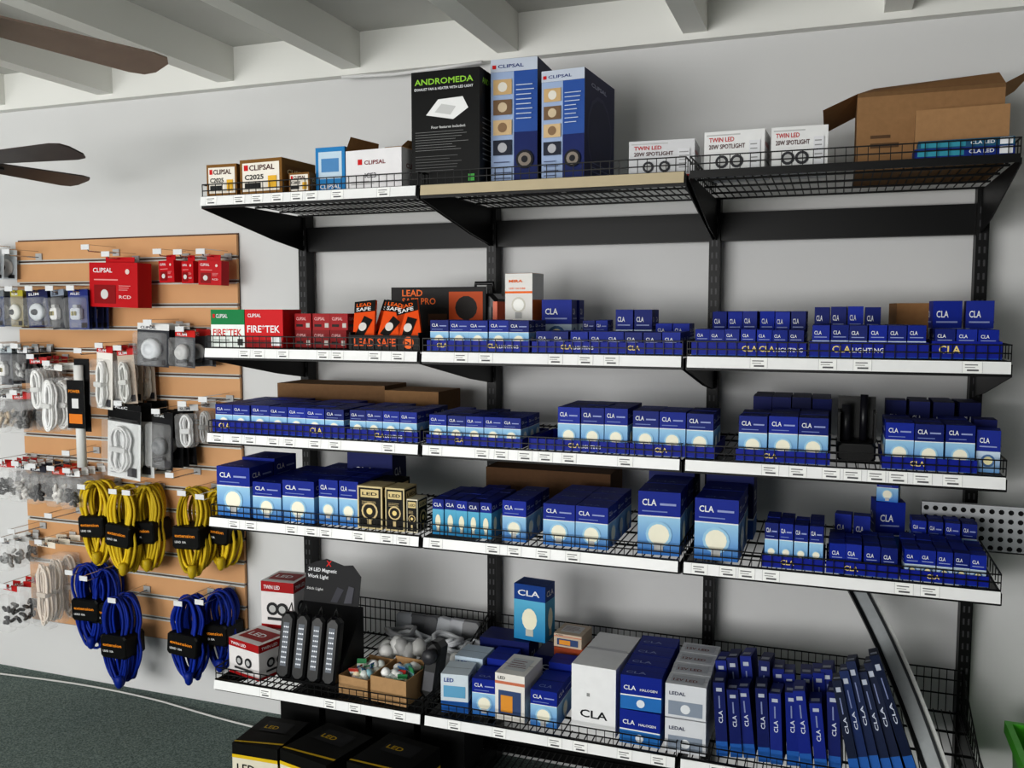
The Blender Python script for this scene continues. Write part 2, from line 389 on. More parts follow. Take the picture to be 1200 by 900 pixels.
B=MB(); carton(B,.037,-.66,Z1,.15,.32,.36,(17,22,70),st_navy,-4); B.build('exhaust_fan_carton')
B=MB(); carton(B,.34,-.62,Z1,.21,.17,.12,(215,215,218),st_house,3); B.build('spotlight_carton')
B=MB(); carton(B,.575,-.62,Z1,.185,.17,.135,(230,230,230),st_house,-2); B.build('spotlight_carton')
B=MB(); carton(B,.765,-.62,Z1,.165,.17,.135,(230,230,230),st_house,1); B.build('spotlight_carton')
B=MB()
x0,x1,y0,y1,z=.93,1.335,-.52,-.16,Z1; H=.24
for a in [(x0,x1,y0,y0+.005,z,z+H),(x0,x1,y1-.005,y1,z,z+H),(x0,x0+.005,y0+.005,y1-.005,z,z+H),(x1-.005,x1,y0+.005,y1-.005,z,z+H),(x0+.005,x1-.005,y0+.005,y1-.005,z,z+.005)]: B.box(*a,'kraft',(150,116,82))
B.mesh([(x0,y0,z+H),(x0,y1,z+H),(x0-.10,y1-.01,z+H-.05),(x0-.10,y0+.01,z+H-.04)],[(0,1,2,3)],'kraft',(176,138,96))
B.mesh([(x0,y1,z+H),(x1,y1,z+H),(x1+.01,y1+.05,z+H+.09),(x0+.01,y1+.05,z+H+.08)],[(0,1,2,3)],'kraft',(140,106,74))
B.mesh([(x0,y0,z+H),(x1,y0,z+H),(x1-.01,y0+.06,z+H+.045),(x0+.05,y0+.08,z+H+.03)],[(0,1,2,3)],'kraft',(140,106,74))
B.mesh([(x1,y0,z+H),(x1,y1,z+H),(x1+.08,y1,z+H+.05),(x1+.08,y0,z+H+.04)],[(0,1,2,3)],'kraft',(160,124,86))
f=Face(B,(x0,y0,z),(1,0,0),(0,0,1),(0,-1,0),x1-x0,H); f.rect(0,.95,1,1,(120,92,64),'kraft'); f.rect(.1,.3,.3,.36,(90,66,45)); f.rect(.1,.42,.24,.46,(90,66,45))
B.build('open_cardboard_box')
B=MB(); carton(B,1.21,-.66,Z1,.24,.12,.15,(162,126,90),None,-3,mat='kraft'); B.build('cardboard_box')
B=MB()
def st_tube(F,w,d,h):
    f=F['f']; f.rect(.03,.15,.5,.85,(60,150,170)); f.text(.55,.3,.4*h,'CLA LED',WHITE,fit=.25); f.rect(.85,.1,.98,.9,WHITE); t=F['t']; t.rect(.1,.3,.9,.7,(70,140,190))
carton(B,1.205,-.742,Z1,.25,.07,.025,(24,50,130),st_tube,1); carton(B,1.21,-.742,Z1+.025,.24,.07,.022,(35,90,120),st_tube,-1)
B.build('fluorescent_tube_cartons')

# ============================ SHELF 2 ============================
def st_fire(F,w,d,h):
    f=F['f']; f.rect(0,0,1,.6,(232,238,234)); f.text(.06,.3,.18*h,'FIRE*TEK',RED,fit=.86); f.rect(.06,.78,.13,.88,RED); f.text(.16,.78,.1*h,'CLIPSAL',WHITE,fit=.35); f.lines(.06,.7,.06,.22,2,(120,130,125),.25); f.rect(.8,.05,.95,.22,(60,60,60))
def st_firer(F,w,d,h):
    f=F['f']; f.text(.06,.4,.18*h,'FIRE*TEK',WHITE,fit=.86); f.text(.08,.8,.09*h,'CLIPSAL',WHITE,fit=.35); f.rect(0,.0,1,.2,(140,12,18)); f.rect(.7,.05,.95,.3,WHITE)
B=MB(); carton(B,-1.255,-.74,Z2,.15,.12,.14,(15,125,70),st_fire,0); B.build('smoke_alarm_carton')
B=MB(); carton(B,-1.095,-.74,Z2,.165,.12,.14,(200,22,30),st_firer,0); B.build('smoke_alarm_carton')
def st_red(F,w,d,h):
    for k in('f','r'):
        f=F[k]; f.text(.1,.6,.18*h,'CLIPSAL',(230,180,180),fit=.6); f.rect(.1,.2,.5,.35,(25,15,15)); f.rect(.7,.15,.92,.42,(195,190,185))
B=MB()
for i in range(3):
    for j in range(2):
        carton(B,-.96+i*.075,-.69+j*.1,Z2,.07,.09,.065,(128,14,20),st_red,R(-3,3)); carton(B,-.96+i*.075,-.69+j*.1,Z2+.065,.07,.09,.06,(155,18,25),st_red,R(-5,5))
B.build('switch_cartons')
B=MB(); B.push(Matrix.Translation((-.765,-.60,Z2)))
B.lathe([(.024,0),(.026,.01),(.032,.05),(.034,.085),(.03,.09)],'plastic',(225,225,225),14); B.pop(); B.build('batten_lampholder')
B=MB(); x0,x1=-.735,-.462
B.box(x0,x1,-.748,-.743,Z2,Z2+.05,'print',(14,14,14)); B.box(x0,x1,-.743,-.42,Z2,Z2+.004,'print',(20,20,20))
B.box(x0,x0+.004,-.743,-.42,Z2,Z2+.06,'print',(16,16,16)); B.box(x1-.004,x1,-.743,-.42,Z2,Z2+.06,'print',(16,16,16)); B.box(x0,x1+.12,-.42,-.415,Z2,Z2+.225,'print',(16,16,18))
f=Face(B,(x0,-.748,Z2),(1,0,0),(0,0,1),(0,-1,0),x1-x0,.05); f.text(.08,.25,.026,'LEAD SAFE',(235,95,30),fit=.6); f.disc(.86,.5,.021,(240,110,40)); f.text(.82,.25,.022,'>',(20,20,20))
f=Face(B,(x0,-.42,Z2),(1,0,0),(0,0,1),(0,-1,0),x1-x0+.12,.225); f.rect(.01,.03,.99,.98,(30,28,28)); f.text(.12,.85,.024,'LEAD',(245,120,50),fit=.22); f.text(.12,.71,.024,'SAFE PRO',(245,120,50),fit=.36)
f.rect(.62,.3,.97,.92,(190,80,32)); f.disc(.8,.65,.045,(35,30,28)); f.rect(.4,.35,.6,.55,(90,60,40))
for i in range(5):
    B.push(Matrix.Translation((-.695+i*.047,-.705+(i%2)*.05,Z2+.025))@Matrix.Rotation(math.radians(-18),4,'X')@Matrix.Rotation(math.radians(R(-20,14)),4,'Y'))
    B.box(-.042,.042,-.012,.0,0,.15,'print',(230,85,25)); g=Face(B,(-.042,-.012,0),(1,0,0),(0,0,1),(0,-1,0),.084,.15)
    g.rect(.0,.72,1,1,(22,22,22)); g.text(.1,.86,.013,'LEAD',(240,110,40),fit=.7); g.text(.1,.75,.013,'SAFE',WHITE,fit=.7); g.quad([(.1,.15),(.5,.1),(.9,.5),(.5,.62)],(24,22,22)); g.disc(.45,.35,.016,(220,215,210))
    B.pop()
B.build('lead_tester_display')
B=MB()
B.push(Matrix.Translation((-.375,-.40,Z2)))
B.bbox(-.07,.07,0,.1,0,.2,.02,'plastic',(18,18,20)); B.tube([(-.04,.05,.195),(-.035,.05,.24),(.035,.05,.24),(.04,.05,.195)],.008,'plastic',(18,18,20))
B.box(.055,.072,-.003,.09,.05,.17,'plastic',(215,85,25)); B.box(-.05,.05,-.004,0,.08,.15,'plastic',(40,40,42)); B.box(-.05,-.02,-.008,0,.03,.06,'plastic',(215,85,25)); B.pop()
B.build('test_instrument_case')

def tray(B,x0,x1,yf,z,h,d,col,txts,hb=None):
    hb=hb or h; t=.003
    B.box(x0,x1,yf,yf+t,z,z+h,'print',col); B.box(x0,x1,yf+t,yf+d,z,z+t,'print',col)
    B.box(x0,x0+t,yf+t,yf+d,z+t,z+hb,'print',col); B.box(x1-t,x1,yf+t,yf+d,z+t,z+hb,'print',col); B.box(x0+t,x1-t,yf+d-t,yf+d,z+t,z+hb,'print',col)
    f=Face(B,(x0,yf,z),(1,0,0),(0,0,1),(0,-1,0),x1-x0,h)
    for u,tx in txts:
        _,_,w=text_mesh('CLA'); f.text(u,.32,h*.42,'CLA',GOLD)
        if 'LIGHT' in tx: f.text(u+w*h*.65/(x1-x0),.32,h*.3,'LIGHTING',WHITE)
    f.rect(0,.0,1,.06,(36,80,170))
def grid(B,x0,x1,yf,z,n,w,d,h,rows,style=st_cla,base=NAVY,jit=2,layers=1,skip=0):
    st=(x1-x0)/n
    for i in range(n):
        fwd=R(0,.006)
        for j in range(rows):
            if j==rows-1 and rows>2 and random.random()<.35: continue
            for k in range(layers):
                if skip and random.random()<skip and (j>0 or k>0): continue
                s2=style if (j==0 or k==layers-1) else None
                carton(B,x0+(i+.5)*st+R(-.0012,.0012),yf+fwd+j*(d+.003),z+k*h,min(w,st-.003),d,h*R(.985,1.01),tint(base,R(.75,1.12)),s2,R(-jit,jit))
def bank(name,x0,x1,yf,z,n,h,rows,d=None,tr=.04,txt=None,style=st_cla,layers=1,base=NAVY,skip=0,hb=None,jit=2.2,trx=None):
    B=MB(); w=(x1-x0)/n-.003; d=d or w
    if tr:
        a,b=trx or (x0-.006,x1+.006)
        tray(B,a,b,yf-.008,z,tr,rows*(d+.003)+.024,(14,34,145),txt or [(.4,'CLA LIGHTING')],hb)
    grid(B,x0,x1,yf,z+.003,n,w,d,h/layers,rows,style,base,jit,layers,skip)
    B.build(name)
YB=-.738
bank('light_bulb_display_tray',-.425,-.065,YB,Z2,5,.10,4,txt=[(.1,'CLA'),(.6,'LIGHTING')],tr=.035,d=.06)
def st_orange(F,w,d,h):
    f=F['f']; f.rect(.0,.62,1,.66,(240,110,30)); f.text(.15,.7,.03*h,'LED GLOBE',(240,110,30),fit=.6); f.disc(.5,.40,w*.26,(215,212,202)); f.disc(.5,.40,w*.2,(250,250,245)); f.rect(.38,.14,.62,.26,(180,180,180)); f.text(.15,.83,.05*h,'MIRA',(240,110,30),fit=.5)
    F['r'].rect(0,0,1,.5,(235,125,40)); F['t'].rect(0,0,1,1,(235,105,30))
B=MB(); B.box(-.27,-.12,-.45,-.27,Z2,Z2+.08,'print',(235,235,235)); B.build('globe_carton_stand')
B=MB(); carton(B,-.20,-.44,Z2+.081,.11,.1,.19,(232,230,226),st_orange,-6); B.build('led_globe_carton')
B=MB()
for i in range(2): carton(B,-.06,-.45+i*.1,Z2,.11,.09,.175,NAVY,st_led,4)
B.build('light_bulb_boxes')
bank('light_bulb_display_tray',-.045,.435,YB,Z2,8,.065,3,tr=.035,txt=[(.2,'CLA LIGHTING'),(.65,'CLA')],style=st_cla_dark,jit=4)
B=MB(); grid(B,.175,.305,-.53,Z2+.003,2,.06,.06,.135,2,st_led); grid(B,.06,.15,-.53,Z2+.003,2,.045,.045,.1,2,st_cla); grid(B,.315,.43,-.53,Z2+.003,2,.055,.055,.09,2,st_led); B.build('light_bulb_boxes')
bank('light_bulb_display_tray',.475,.80,YB,Z2,7,.075,4,tr=.04,txt=[(.45,'CLA'),(.6,'LIGHTING')],style=st_led,jit=4)
B=MB(); grid(B,.50,.80,-.53,Z2+.003,6,.045,.045,.13,3,st_led,skip=.2,jit=5); B.build('light_bulb_boxes')
bank('light_bulb_display_tray',.82,1.13,YB,Z2,6,.09,4,tr=.045,txt=[(.2,'CLA LIGHTING')],style=st_led,jit=3)
B=MB(); grid(B,.82,1.02,-.515,Z2+.003,4,.045,.045,.145,3,st_led,skip=.2,jit=5); B.build('light_bulb_boxes')
bank('light_bulb_display_tray',1.15,1.315,YB,Z2,3,.08,3,tr=.05,txt=[(.1,'CLA')],style=st_led)
B=MB(); carton(B,1.20,-.54,Z2,.08,.08,.165,NAVY,st_led,3); carton(B,1.292,-.54,Z2,.075,.08,.165,NAVY,st_led,-3); B.build('light_bulb_boxes')
B=MB(); carton(B,1.15,-.34,Z2,.17,.17,.16,(150,112,76),None,5,mat='kraft'); B.build('cardboard_box')

# ============================ SHELF 3 ============================
bank('light_bulb_display_tray',-1.325,-.765,YB,Z3,7,.10,4,tr=.045,txt=[(.05,'CLA'),(.75,'CLA')])
B=MB(); carton(B,-1.06,-.35,Z3,.5,.2,.155,(120,92,66),None,1,mat='kraft'); carton(B,-.68,-.36,Z3,.24,.2,.14,(140,108,76),None,-2,mat='kraft'); B.build('cardboard_boxes')
bank('light_bulb_display_tray',-.745,-.475,YB,Z3,4,.10,4,tr=.035)
bank('light_bulb_display_tray',-.43,-.09,YB,Z3,5,.095,4,tr=.03,txt=[(.3,'CLA')])
bank('light_bulb_display_tray',.035,.27,YB,Z3,3,.14,3,tr=.035,txt=[(.4,'CLA LIGHTING')],trx=(-.06,.276))
bank('light_bulb_display_tray',.285,.54,YB,Z3,3,.135,3,tr=.035,txt=[(.3,'CLA')])
bank('light_bulb_display_tray',.615,.875,YB,Z3,3,.135,3,tr=.035,txt=[(.3,'CLA')])
B=MB(); grid(B,.63,.88,-.45,Z3,4,.06,.1,.17,2,st_cla_dark,(16,26,84),jit=4); B.build('light_bulb_boxes')
B=MB()
B.push(Matrix.Translation((.955,-.66,Z3)))
B.bbox(-.055,.055,0,.12,0,.06,.01,'plastic',(14,14,15)); B.box(-.055,.055,.1,.12,.06,.19,'plastic',(16,16,17)); B.box(-.055,-.048,0,.12,.06,.15,'plastic',(16,16,17)); B.box(.048,.055,0,.12,.06,.15,'plastic',(16,16,17))
B.tube([(-.03,.05,.05),(-.03,.05,.17)],.015,'plastic',(30,30,34),8); B.tube([(.02,.06,.05),(.02,.06,.2)],.012,'plastic',(24,24,30),8); B.pop(); B.build('torch_holder')
bank('light_bulb_display_tray',1.03,1.265,YB,Z3,3,.13,3,tr=.035,txt=[(.3,'CLA')])
B=MB(); carton(B,1.305,-.72,Z3,.06,.07,.12,NAVY,st_led,-6); carton(B,1.305,-.63,Z3,.06,.07,.14,(16,24,84),st_cla_dark,0); grid(B,1.04,1.32,-.44,Z3,4,.06,.08,.17,2,st_cla_dark,(16,26,84),skip=.3,jit=5); B.build('light_bulb_boxes')

# ============================ SHELF 4 ============================
B=MB(); carton(B,-1.25,YB,Z4,.15,.15,.19,NAVY,st_cla,0); carton(B,-1.25,YB+.16,Z4,.15,.15,.2,NAVY,st_cla,0); B.build('light_bulb_boxes')
B=MB()
for j in range(3): carton(B,-1.10,YB+j*.125,Z4,.125,.12,.14,NAVY,st_cla,0); carton(B,-.963,YB+j*.135,Z4,.135,.13,.155,NAVY,st_cla,0)
B.build('light_bulb_boxes')
B=MB()
for j in range(3):
    for i in range(2): carton(B,-.84+i*.085,YB+.01+j*.09,Z4,.08,.085,.165,NAVY,st_cla,R(-3,3))
carton(B,-.83,YB+.3,Z4,.2,.12,.22,(16,28,92),st_cla_dark,0)
B.build('light_bulb_boxes')
B=MB(); carton(B,-.665,YB,Z4,.1,.1,.155,(212,195,150),st_cream,0); carton(B,-.665,YB+.12,Z4,.1,.1,.155,(24,22,18),st_cream,0); B.build('filament_globe_carton')
B=MB(); carton(B,-.565,YB,Z4,.075,.1,.155,(212,195,150),st_cream,0); B.build('filament_globe_carton')
B=MB(); carton(B,-.497,YB,Z4,.042,.08,.12,(222,214,190),st_cream,0); B.build('filament_globe_carton')
B=MB(); grid(B,-.425,-.20,YB+.01,Z4,5,.042,.06,.125,5,st_candle); B.build('light_bulb_boxes')
B=MB(); grid(B,-.165,-.075,YB+.01,Z4,1,.085,.085,.14,3,st_cla); B.build('light_bulb_boxes')
B=MB(); carton(B,-.14,-.3,Z4,.5,.2,.17,(92,68,48),None,0,mat='kraft'); B.build('cardboard_box')
B=MB()
for i in range(2):
    for j in range(3): carton(B,.04+i*.113,YB+.01+j*.115,Z4,.11,.11,.14,NAVY,st_cla,R(-2,2))
B.build('light_bulb_boxes')
B=MB(); carton(B,.37,YB+.01,Z4,.135,.14,.205,NAVY,st_cla,2); carton(B,.37,YB+.16,Z4,.135,.14,.205,NAVY,st_cla,0); carton(B,.36,YB+.31,Z4,.16,.14,.24,(16,28,92),st_cla_dark,0); B.build('light_bulb_boxes')
B=MB(); carton(B,.555,YB+.01,Z4,.135,.14,.195,NAVY,st_cla,-2); carton(B,.555,YB+.16,Z4,.135,.14,.195,NAVY,st_cla,0); carton(B,.56,YB+.31,Z4,.16,.14,.22,(16,28,92),st_cla_dark,0); B.build('light_bulb_boxes')
bank('light_bulb_display_tray',.70,.87,YB,Z4,4,.13,4,tr=.035,txt=[(.3,'CLA')],style=st_cla)
bank('light_bulb_display_tray',.885,1.075,YB,Z4,4,.085,4,tr=.035,style=st_cla_dark,txt=[(.25,'CLA')],jit=5)
bank('light_bulb_display_tray',1.09,1.31,YB,Z4,5,.085,5,tr=.03,style=st_led,txt=[(.3,'CLA')],jit=5)
B=MB(); grid(B,.90,1.01,-.52,Z4,2,.05,.05,.13,3,st_cla_dark,skip=.3,jit=8); carton(B,1.065,-.42,Z4,.09,.09,.16,NAVY,st_cla_dark,8); carton(B,1.065,-.42,Z4+.161,.065,.08,.075,NAVY,st_cla,-8); grid(B,1.13,1.32,-.485,Z4,4,.042,.045,.12,2,st_cla,skip=.2,jit=7); B.build('light_bulb_boxes')
B=MB(); x0,x1,z0,z1,y=1.17,1.50,Z4+.002,Z4+.15,-.34
nx,nz=12,5; dx=(x1-x0)/nx; dz=(z1-z0)/nz
for i in range(nx):
    for j in range(nz):
        cx=x0+(i+.5)*dx; cz=z0+(j+.5)*dz; r=.0085; q=[]
        for k in range(8):
            a=math.pi/4*k+math.pi/8; q.append((cx+r*math.cos(a),y,cz+r*math.sin(a)))
        o=[(cx+dx/2,y,cz+dz/2),(cx-dx/2,y,cz+dz/2),(cx-dx/2,y,cz-dz/2),(cx+dx/2,y,cz-dz/2)]
        B.mesh(q+o,[(8,1,0),(8,0,7),(8,7,11),(11,7,6),(11,6,5),(11,5,10),(10,5,4),(10,4,3),(10,3,9),(9,3,2),(9,2,1),(9,1,8)],'steel',(180,182,185))
B.box(x0,x1,y,y+.025,z1,z1+.004,'steel',(190,192,195)); B.box(x0,x1,y,y+.025,z0-.0,z0+.004,'steel',(190,192,195))
B.box(x0,x1,y+.022,y+.025,z0+.004,z1,'steel',(40,40,42))
B.build('perforated_metal_panel')

# ============================ SHELF 5 ============================
def st_redw(F,w,d,h):
    for k in('f','r'):
        f=F[k]; f.rect(0,.78,1,1,(160,26,30)); f.text(.08,.84,.08*h,'TWIN LED',WHITE,fit=.5); f.rect(0,0,1,.08,(160,26,30)); f.disc(.35,.42,h*.14,(45,45,48)); f.disc(.65,.42,h*.14,(45,45,48)); f.disc(.35,.42,h*.08,(180,180,180)); f.disc(.65,.42,h*.08,(180,180,180)); f.rect(.2,.18,.8,.24,(60,60,62))
    F['t'].rect(.1,.2,.9,.8,(145,36,40)); F['t'].text(.2,.4,.2*d,'LED',WHITE,fit=.5)
B=MB(); carton(B,-1.235,-.50,Z5,.16,.15,.12,(222,218,218),st_redw,-6); carton(B,-1.235,-.50,Z5+.122,.15,.15,.195,(222,218,218),st_redw,4); B.build('spotlight_cartons')
B=MB(); carton(B,-1.225,-.71,Z5,.175,.16,.14,(222,218,218),st_redw,-14); B.build('spotlight_carton')
B=MB()
B.push(Matrix.Translation((-.95,-.62,Z5)))
W=.27
B.mesh([(-W/2,-.07,0),(W/2,-.07,0),(W/2,.09,0),(-W/2,.09,0),(-W/2,-.07,.10),(W/2,-.07,.10),(W/2,.09,.27),(-W/2,.09,.27)],[(3,2,1,0),(4,5,6,7),(0,1,5,4),(1,2,6,5),(2,3,7,6),(3,0,4,7)],'print',(16,16,18))
f=Face(B,(-W/2,-.07,0),(1,0,0),(0,0,1),(0,-1,0),W,.10); f.text(.1,.3,.02,'LED WORK LIGHT',(210,210,210),fit=.6)
for i in range(4):
    B.push(Matrix.Translation((-W/2+.035+i*.066,-.07,.04))@Matrix.Rotation(math.radians(-12),4,'X'))
    B.bbox(-.030,.030,-.05,-.01,-.02,.23,.016,'plastic',(15,15,17))
    f=Face(B,(-.013,-.0505,.03),(1,0,0),(0,0,1),(0,-1,0),.026,.17); f.rect(0,0,1,.95,(105,110,118)); 
    for a in range(3):
        for b in range(8): f.disc(.2+.3*a,.08+.11*b,.0034,(225,228,235),8); f.k-=1
    B.tube([(-.01,-.03,.23),(0,-.03,.262),(.01,-.03,.23)],.003,'plastic',(30,30,30)); B.pop()
B.push(Matrix.Translation((-.015,.085,.255))@Matrix.Rotation(math.radians(-12),4,'X'))
B.poly([(-.12,0,0),(.13,0,0),(.13,0,.13),(.09,0,.17),(.05,0,.165),(-.03,0,.185),(-.08,0,.17),(-.12,0,.15)],'print',(26,26,29)); B.poly([(-.12,.002,0),(.13,.002,0),(.13,.002,.13),(-.12,.002,.15)][::-1],'print',(60,60,60))
f=Face(B,(-.12,0,0),(1,0,0),(0,0,1),(0,-1,0),.25,.2); f.text(.04,.66,.014,'24 LED Magnetic',WHITE,fit=.52); f.text(.04,.53,.014,'Work Light',WHITE,fit=.38); f.text(.36,.78,.022,'X',(220,30,30)); f.quad([(.5,.1),(.62,.1),(.72,.36),(.6,.4)],(60,60,68)); f.quad([(.74,.1),(.88,.12),(.9,.42),(.8,.44)],(76,76,84)); f.text(.05,.3,.01,'Stick Light',(200,200,200),fit=.3)
B.pop(); B.pop()
B.build('work_light_display')
def ktray(name,x,y,w,d,h,rot,z=Z5,n=26):
    B=MB(); B.push(Matrix.Translation((x,y,z))@Matrix.Rotation(math.radians(rot),4,'Z')); t=.004; c=(172,138,100)
    B.box(-w/2,w/2,-d/2,-d/2+t,0,h,'kraft',c); B.box(-w/2,w/2,d/2-t,d/2,0,h*1.1,'kraft',c); B.box(-w/2,-w/2+t,-d/2+t,d/2-t,0,h,'kraft',c); B.box(w/2-t,w/2,-d/2+t,d/2-t,0,h,'kraft',c); B.box(-w/2+t,w/2-t,-d/2+t,d/2-t,0,t,'kraft',c)
    for i in range(n):
        px,py=R(-w/2+.03,w/2-.03),R(-d/2+.03,d/2-.03); cc=random.choice([(235,235,232),(240,240,238),(225,232,228),(225,225,215),(150,195,205),(230,220,190)])
        B.push(Matrix.Translation((px,py,h*R(.5,.95)))@Matrix.Rotation(R(0,6),4,'Z')@Matrix.Rotation(R(-1.4,1.4),4,'X'))
        if i%3==0:
            B.box(-.018,.018,-.001,.001,-.032,.032,'print',cc); B.box(-.018,.018,-.002,.002,.014,.032,'print',random.choice([(60,140,90),(50,110,170),(190,60,50)]))
        else:
            B.lathe([(.006,-.028),(.009,-.02),(.013,-.012),(.017,0),(.018,.012),(.012,.022),(.004,.027)],'plastic',cc,9); B.lathe([(.0095,-.028),(.0098,-.01)],'plastic',random.choice([(80,140,110),(190,190,195),(70,120,160)]),9)
        B.pop()
    B.pop(); B.build(name)
ktray('globe_parts_tray',-.745,-.62,.13,.2,.07,-6,n=32); ktray('globe_parts_tray',-.595,-.645,.15,.18,.095,-4,n=28)
B=MB()
for i in range(9):
    c=(-.77+i*.044,-.32+R(-.05,.05)); z=Z5+.02+R(0,.07)
    pts=[(c[0]+.06*math.cos(a*.45+i)+R(-.004,.004),c[1]+.05*math.sin(a*.45+i),z+.0008*a+.01*math.sin(a*.9)) for a in range(30)]
    B.tube(pts,.009,'plastic',tint((195,197,200),R(.7,1.2)),8)
for i in range(12): 
    B.push(Matrix.Translation((-.78+i*.031,-.45+R(-.02,.03),Z5+.035+R(0,.05)))@Matrix.Rotation(R(-.9,.9),4,'Y')@Matrix.Rotation(R(-.6,.6),4,'X')); B.lathe([(.02,-.02),(.028,-.01),(.028,.03),(.012,.05)],'plastic',tint((222,222,220),R(.75,1.1)),12); B.pop()
for i in range(6):
    B.push(Matrix.Translation((-.80+i*.06,-.20,Z5+.06))@Matrix.Rotation(R(-.2,.2),4,'Y')@Matrix.Rotation(-.2,4,'X')); B.bbox(-.04,.04,-.02,.02,-.045,.08,.01,'plastic',tint((120,122,126),R(.6,1.4))); B.pop()
B.build('conduit_fitting_bundle')
B=MB(); B.push(Matrix.Translation((-.482,-.64,Z5+.004))@Matrix.Rotation(math.radians(5),4,'Y')@Matrix.Rotation(math.radians(-8),4,'X')); B.bbox(-.030,.030,-.03,.05,0,.21,.018,'plastic',(18,18,20)); B.lathe([(.026,0),(.028,.03),(.02,.04)],'plastic',(50,50,54),12,'y',(0,-.03,.16)); B.box(-.02,.02,-.0315,-.03,.03,.10,'print',(90,90,94)); B.pop(); B.build('handheld_torch')
def st_wb(F,w,d,h):
    for k in('f','r'):
        f=F[k]; f.rect(0,0,1,.3,(35,95,170)); f.rect(.1,.4,.9,.7,(105,165,200)); f.text(.12,.8,.1*h,'LED',(30,60,140),fit=.35)
B=MB(); carton(B,-.355,-.72,Z5,.10,.12,.14,(208,218,226),st_wb,8); carton(B,-.35,-.58,Z5,.11,.12,.15,(190,205,218),st_wb,0); B.build('downlight_cartons')
B=MB(); carton(B,-.245,-.70,Z5,.09,.12,.13,NAVY,st_cla,4); carton(B,-.24,-.56,Z5,.09,.12,.15,NAVY,st_cla_dark,0); carton(B,-.27,-.42,Z5,.2,.12,.17,(16,28,92),st_cla_dark,0); carton(B,-.05,-.42,Z5,.2,.14,.13,(16,28,92),st_cla_dark,0)
B.build('light_bulb_boxes')
def st_rw2(F,w,d,h):
    f=F['f']; f.rect(0,.78,1,.84,(200,120,90)); f.text(.1,.88,.06*h,'LED',(60,60,60),fit=.25); f.rect(.12,.15,.88,.65,(60,80,120)); f.rect(.2,.2,.6,.55,(220,150,60)); F['t'].rect(.15,.2,.85,.8,(205,205,205)); F['t'].lines(.2,.8,.3,.7,4,(120,60,60))
B=MB(); carton(B,-.135,-.72,Z5,.11,.18,.17,(228,224,218),st_rw2,-2); B.build('floodlight_carton')
B=MB(); carton(B,-.015,-.72,Z5,.095,.18,.13,NAVY,st_cla,0); carton(B,-.01,-.52,Z5,.1,.09,.15,NAVY,st_cla_dark,0); B.build('light_bulb_boxes')
B=MB(); carton(B,-.17,-.40,Z5+.172,.13,.09,.215,(18,66,140),st_candle,-6); B.build('led_lamp_carton')
B=MB(); carton(B,-.02,-.40,Z5+.132,.12,.12,.03,(160,76,45),None,4); carton(B,-.02,-.40,Z5+.163,.11,.12,.05,(195,178,158),st_rw2,-4); B.build('lamp_cartons')
def st_bigw(F,w,d,h):
    f=F['f']; f.text(.2,.24,.11*h,'CLA',(25,25,30),fit=.62); f.rect(.35,.55,.42,.6,(150,150,150)); F['t'].rect(.05,.47,.95,.53,(205,205,208)); F['r'].text(.2,.3,.1*h,'CLA',(25,25,30),fit=.4)
B=MB(); carton(B,.165,-.71,Z5,.155,.32,.235,(235,235,236),st_bigw,-3); B.build('globe_bulk_carton')
def st_halo(F,w,d,h):
    f=F['f']; f.rect(0,.0,1,.4,(45,115,185)); f.rect(0,.4,1,.44,WHITE); f.text(.08,.58,.13*h,'CLA',WHITE,fit=.3); f.text(.48,.58,.07*h,'HALOGEN',WHITE,fit=.42); f.disc(.5,.2,h*.12,(225,230,238)); F['t'].text(.1,.2,.2*d,'CLA',(140,155,200),fit=.5); F['r'].rect(0,0,1,.4,(40,100,170))
B=MB()
for j in range(4):
    for k in range(2): carton(B,.32,-.73+j*.095,Z5+k*.118,.135,.09,.114,NAVY,st_halo,R(-2,2))
B.build('halogen_bulb_boxes')
def st_oval(F,w,d,h):
    f=F['f']; f.rect(.08,.08,.92,.5,(140,150,165)); f.disc(.5,.28,h*.14,(225,228,232)); f.text(.1,.68,.1*h,'LEDAL',(60,65,90),fit=.4); F['t'].rect(.1,.2,.9,.8,(190,193,200)); F['t'].text(.15,.3,.2*d,'12V LED',(120,60,60),fit=.6)
B=MB()
for j in range(4):
    for k in range(2): carton(B,.467,-.735+j*.095,Z5+k*.115,.13,.09,.111,(215,217,222),st_oval,R(-2,2))
B.build('downlight_cartons')
def st_thin(F,w,d,h):
    f=F['f']; f.rect(0,0,1,.2,(36,95,170)); f.text(.70,.45,w*.34,'CLA',(205,210,225),vert=True,fit=.17); f.rect(.42,.65,.54,.82,(130,140,180)); f.rect(.25,.88,.75,.93,(180,186,200))
    F['l'].rect(0,0,1,.2,(30,80,150)); F['t'].rect(.15,.15,.85,.4,(165,170,185)); F['l'].text(.3,.5,.03,'CLA',(200,205,220),fit=.4)
B=MB()
for i in range(9):
    for j in range(2): carton(B,.582+i*.043,-.72+j*.15+R(-.01,.01),Z5+.002,.036,.12,.22+R(-.02,.03)+.02*j,tint(NAVY,R(.6,.95)),st_thin,R(-5,5),tilt=-5+R(-3,2),lean=-6)
B.build('halogen_tube_boxes')
B=MB()
for i in range(6): carton(B,.985+i*.033,-.73+i*.008,Z5+.003,.028,.10,.29+.02*(i%3)+.01*i,tint((20,42,88),R(.6,1.1)),st_thin,R(-4,4),tilt=-13-i*1.2,lean=-8)
B.build('fluorescent_tube_cartons')
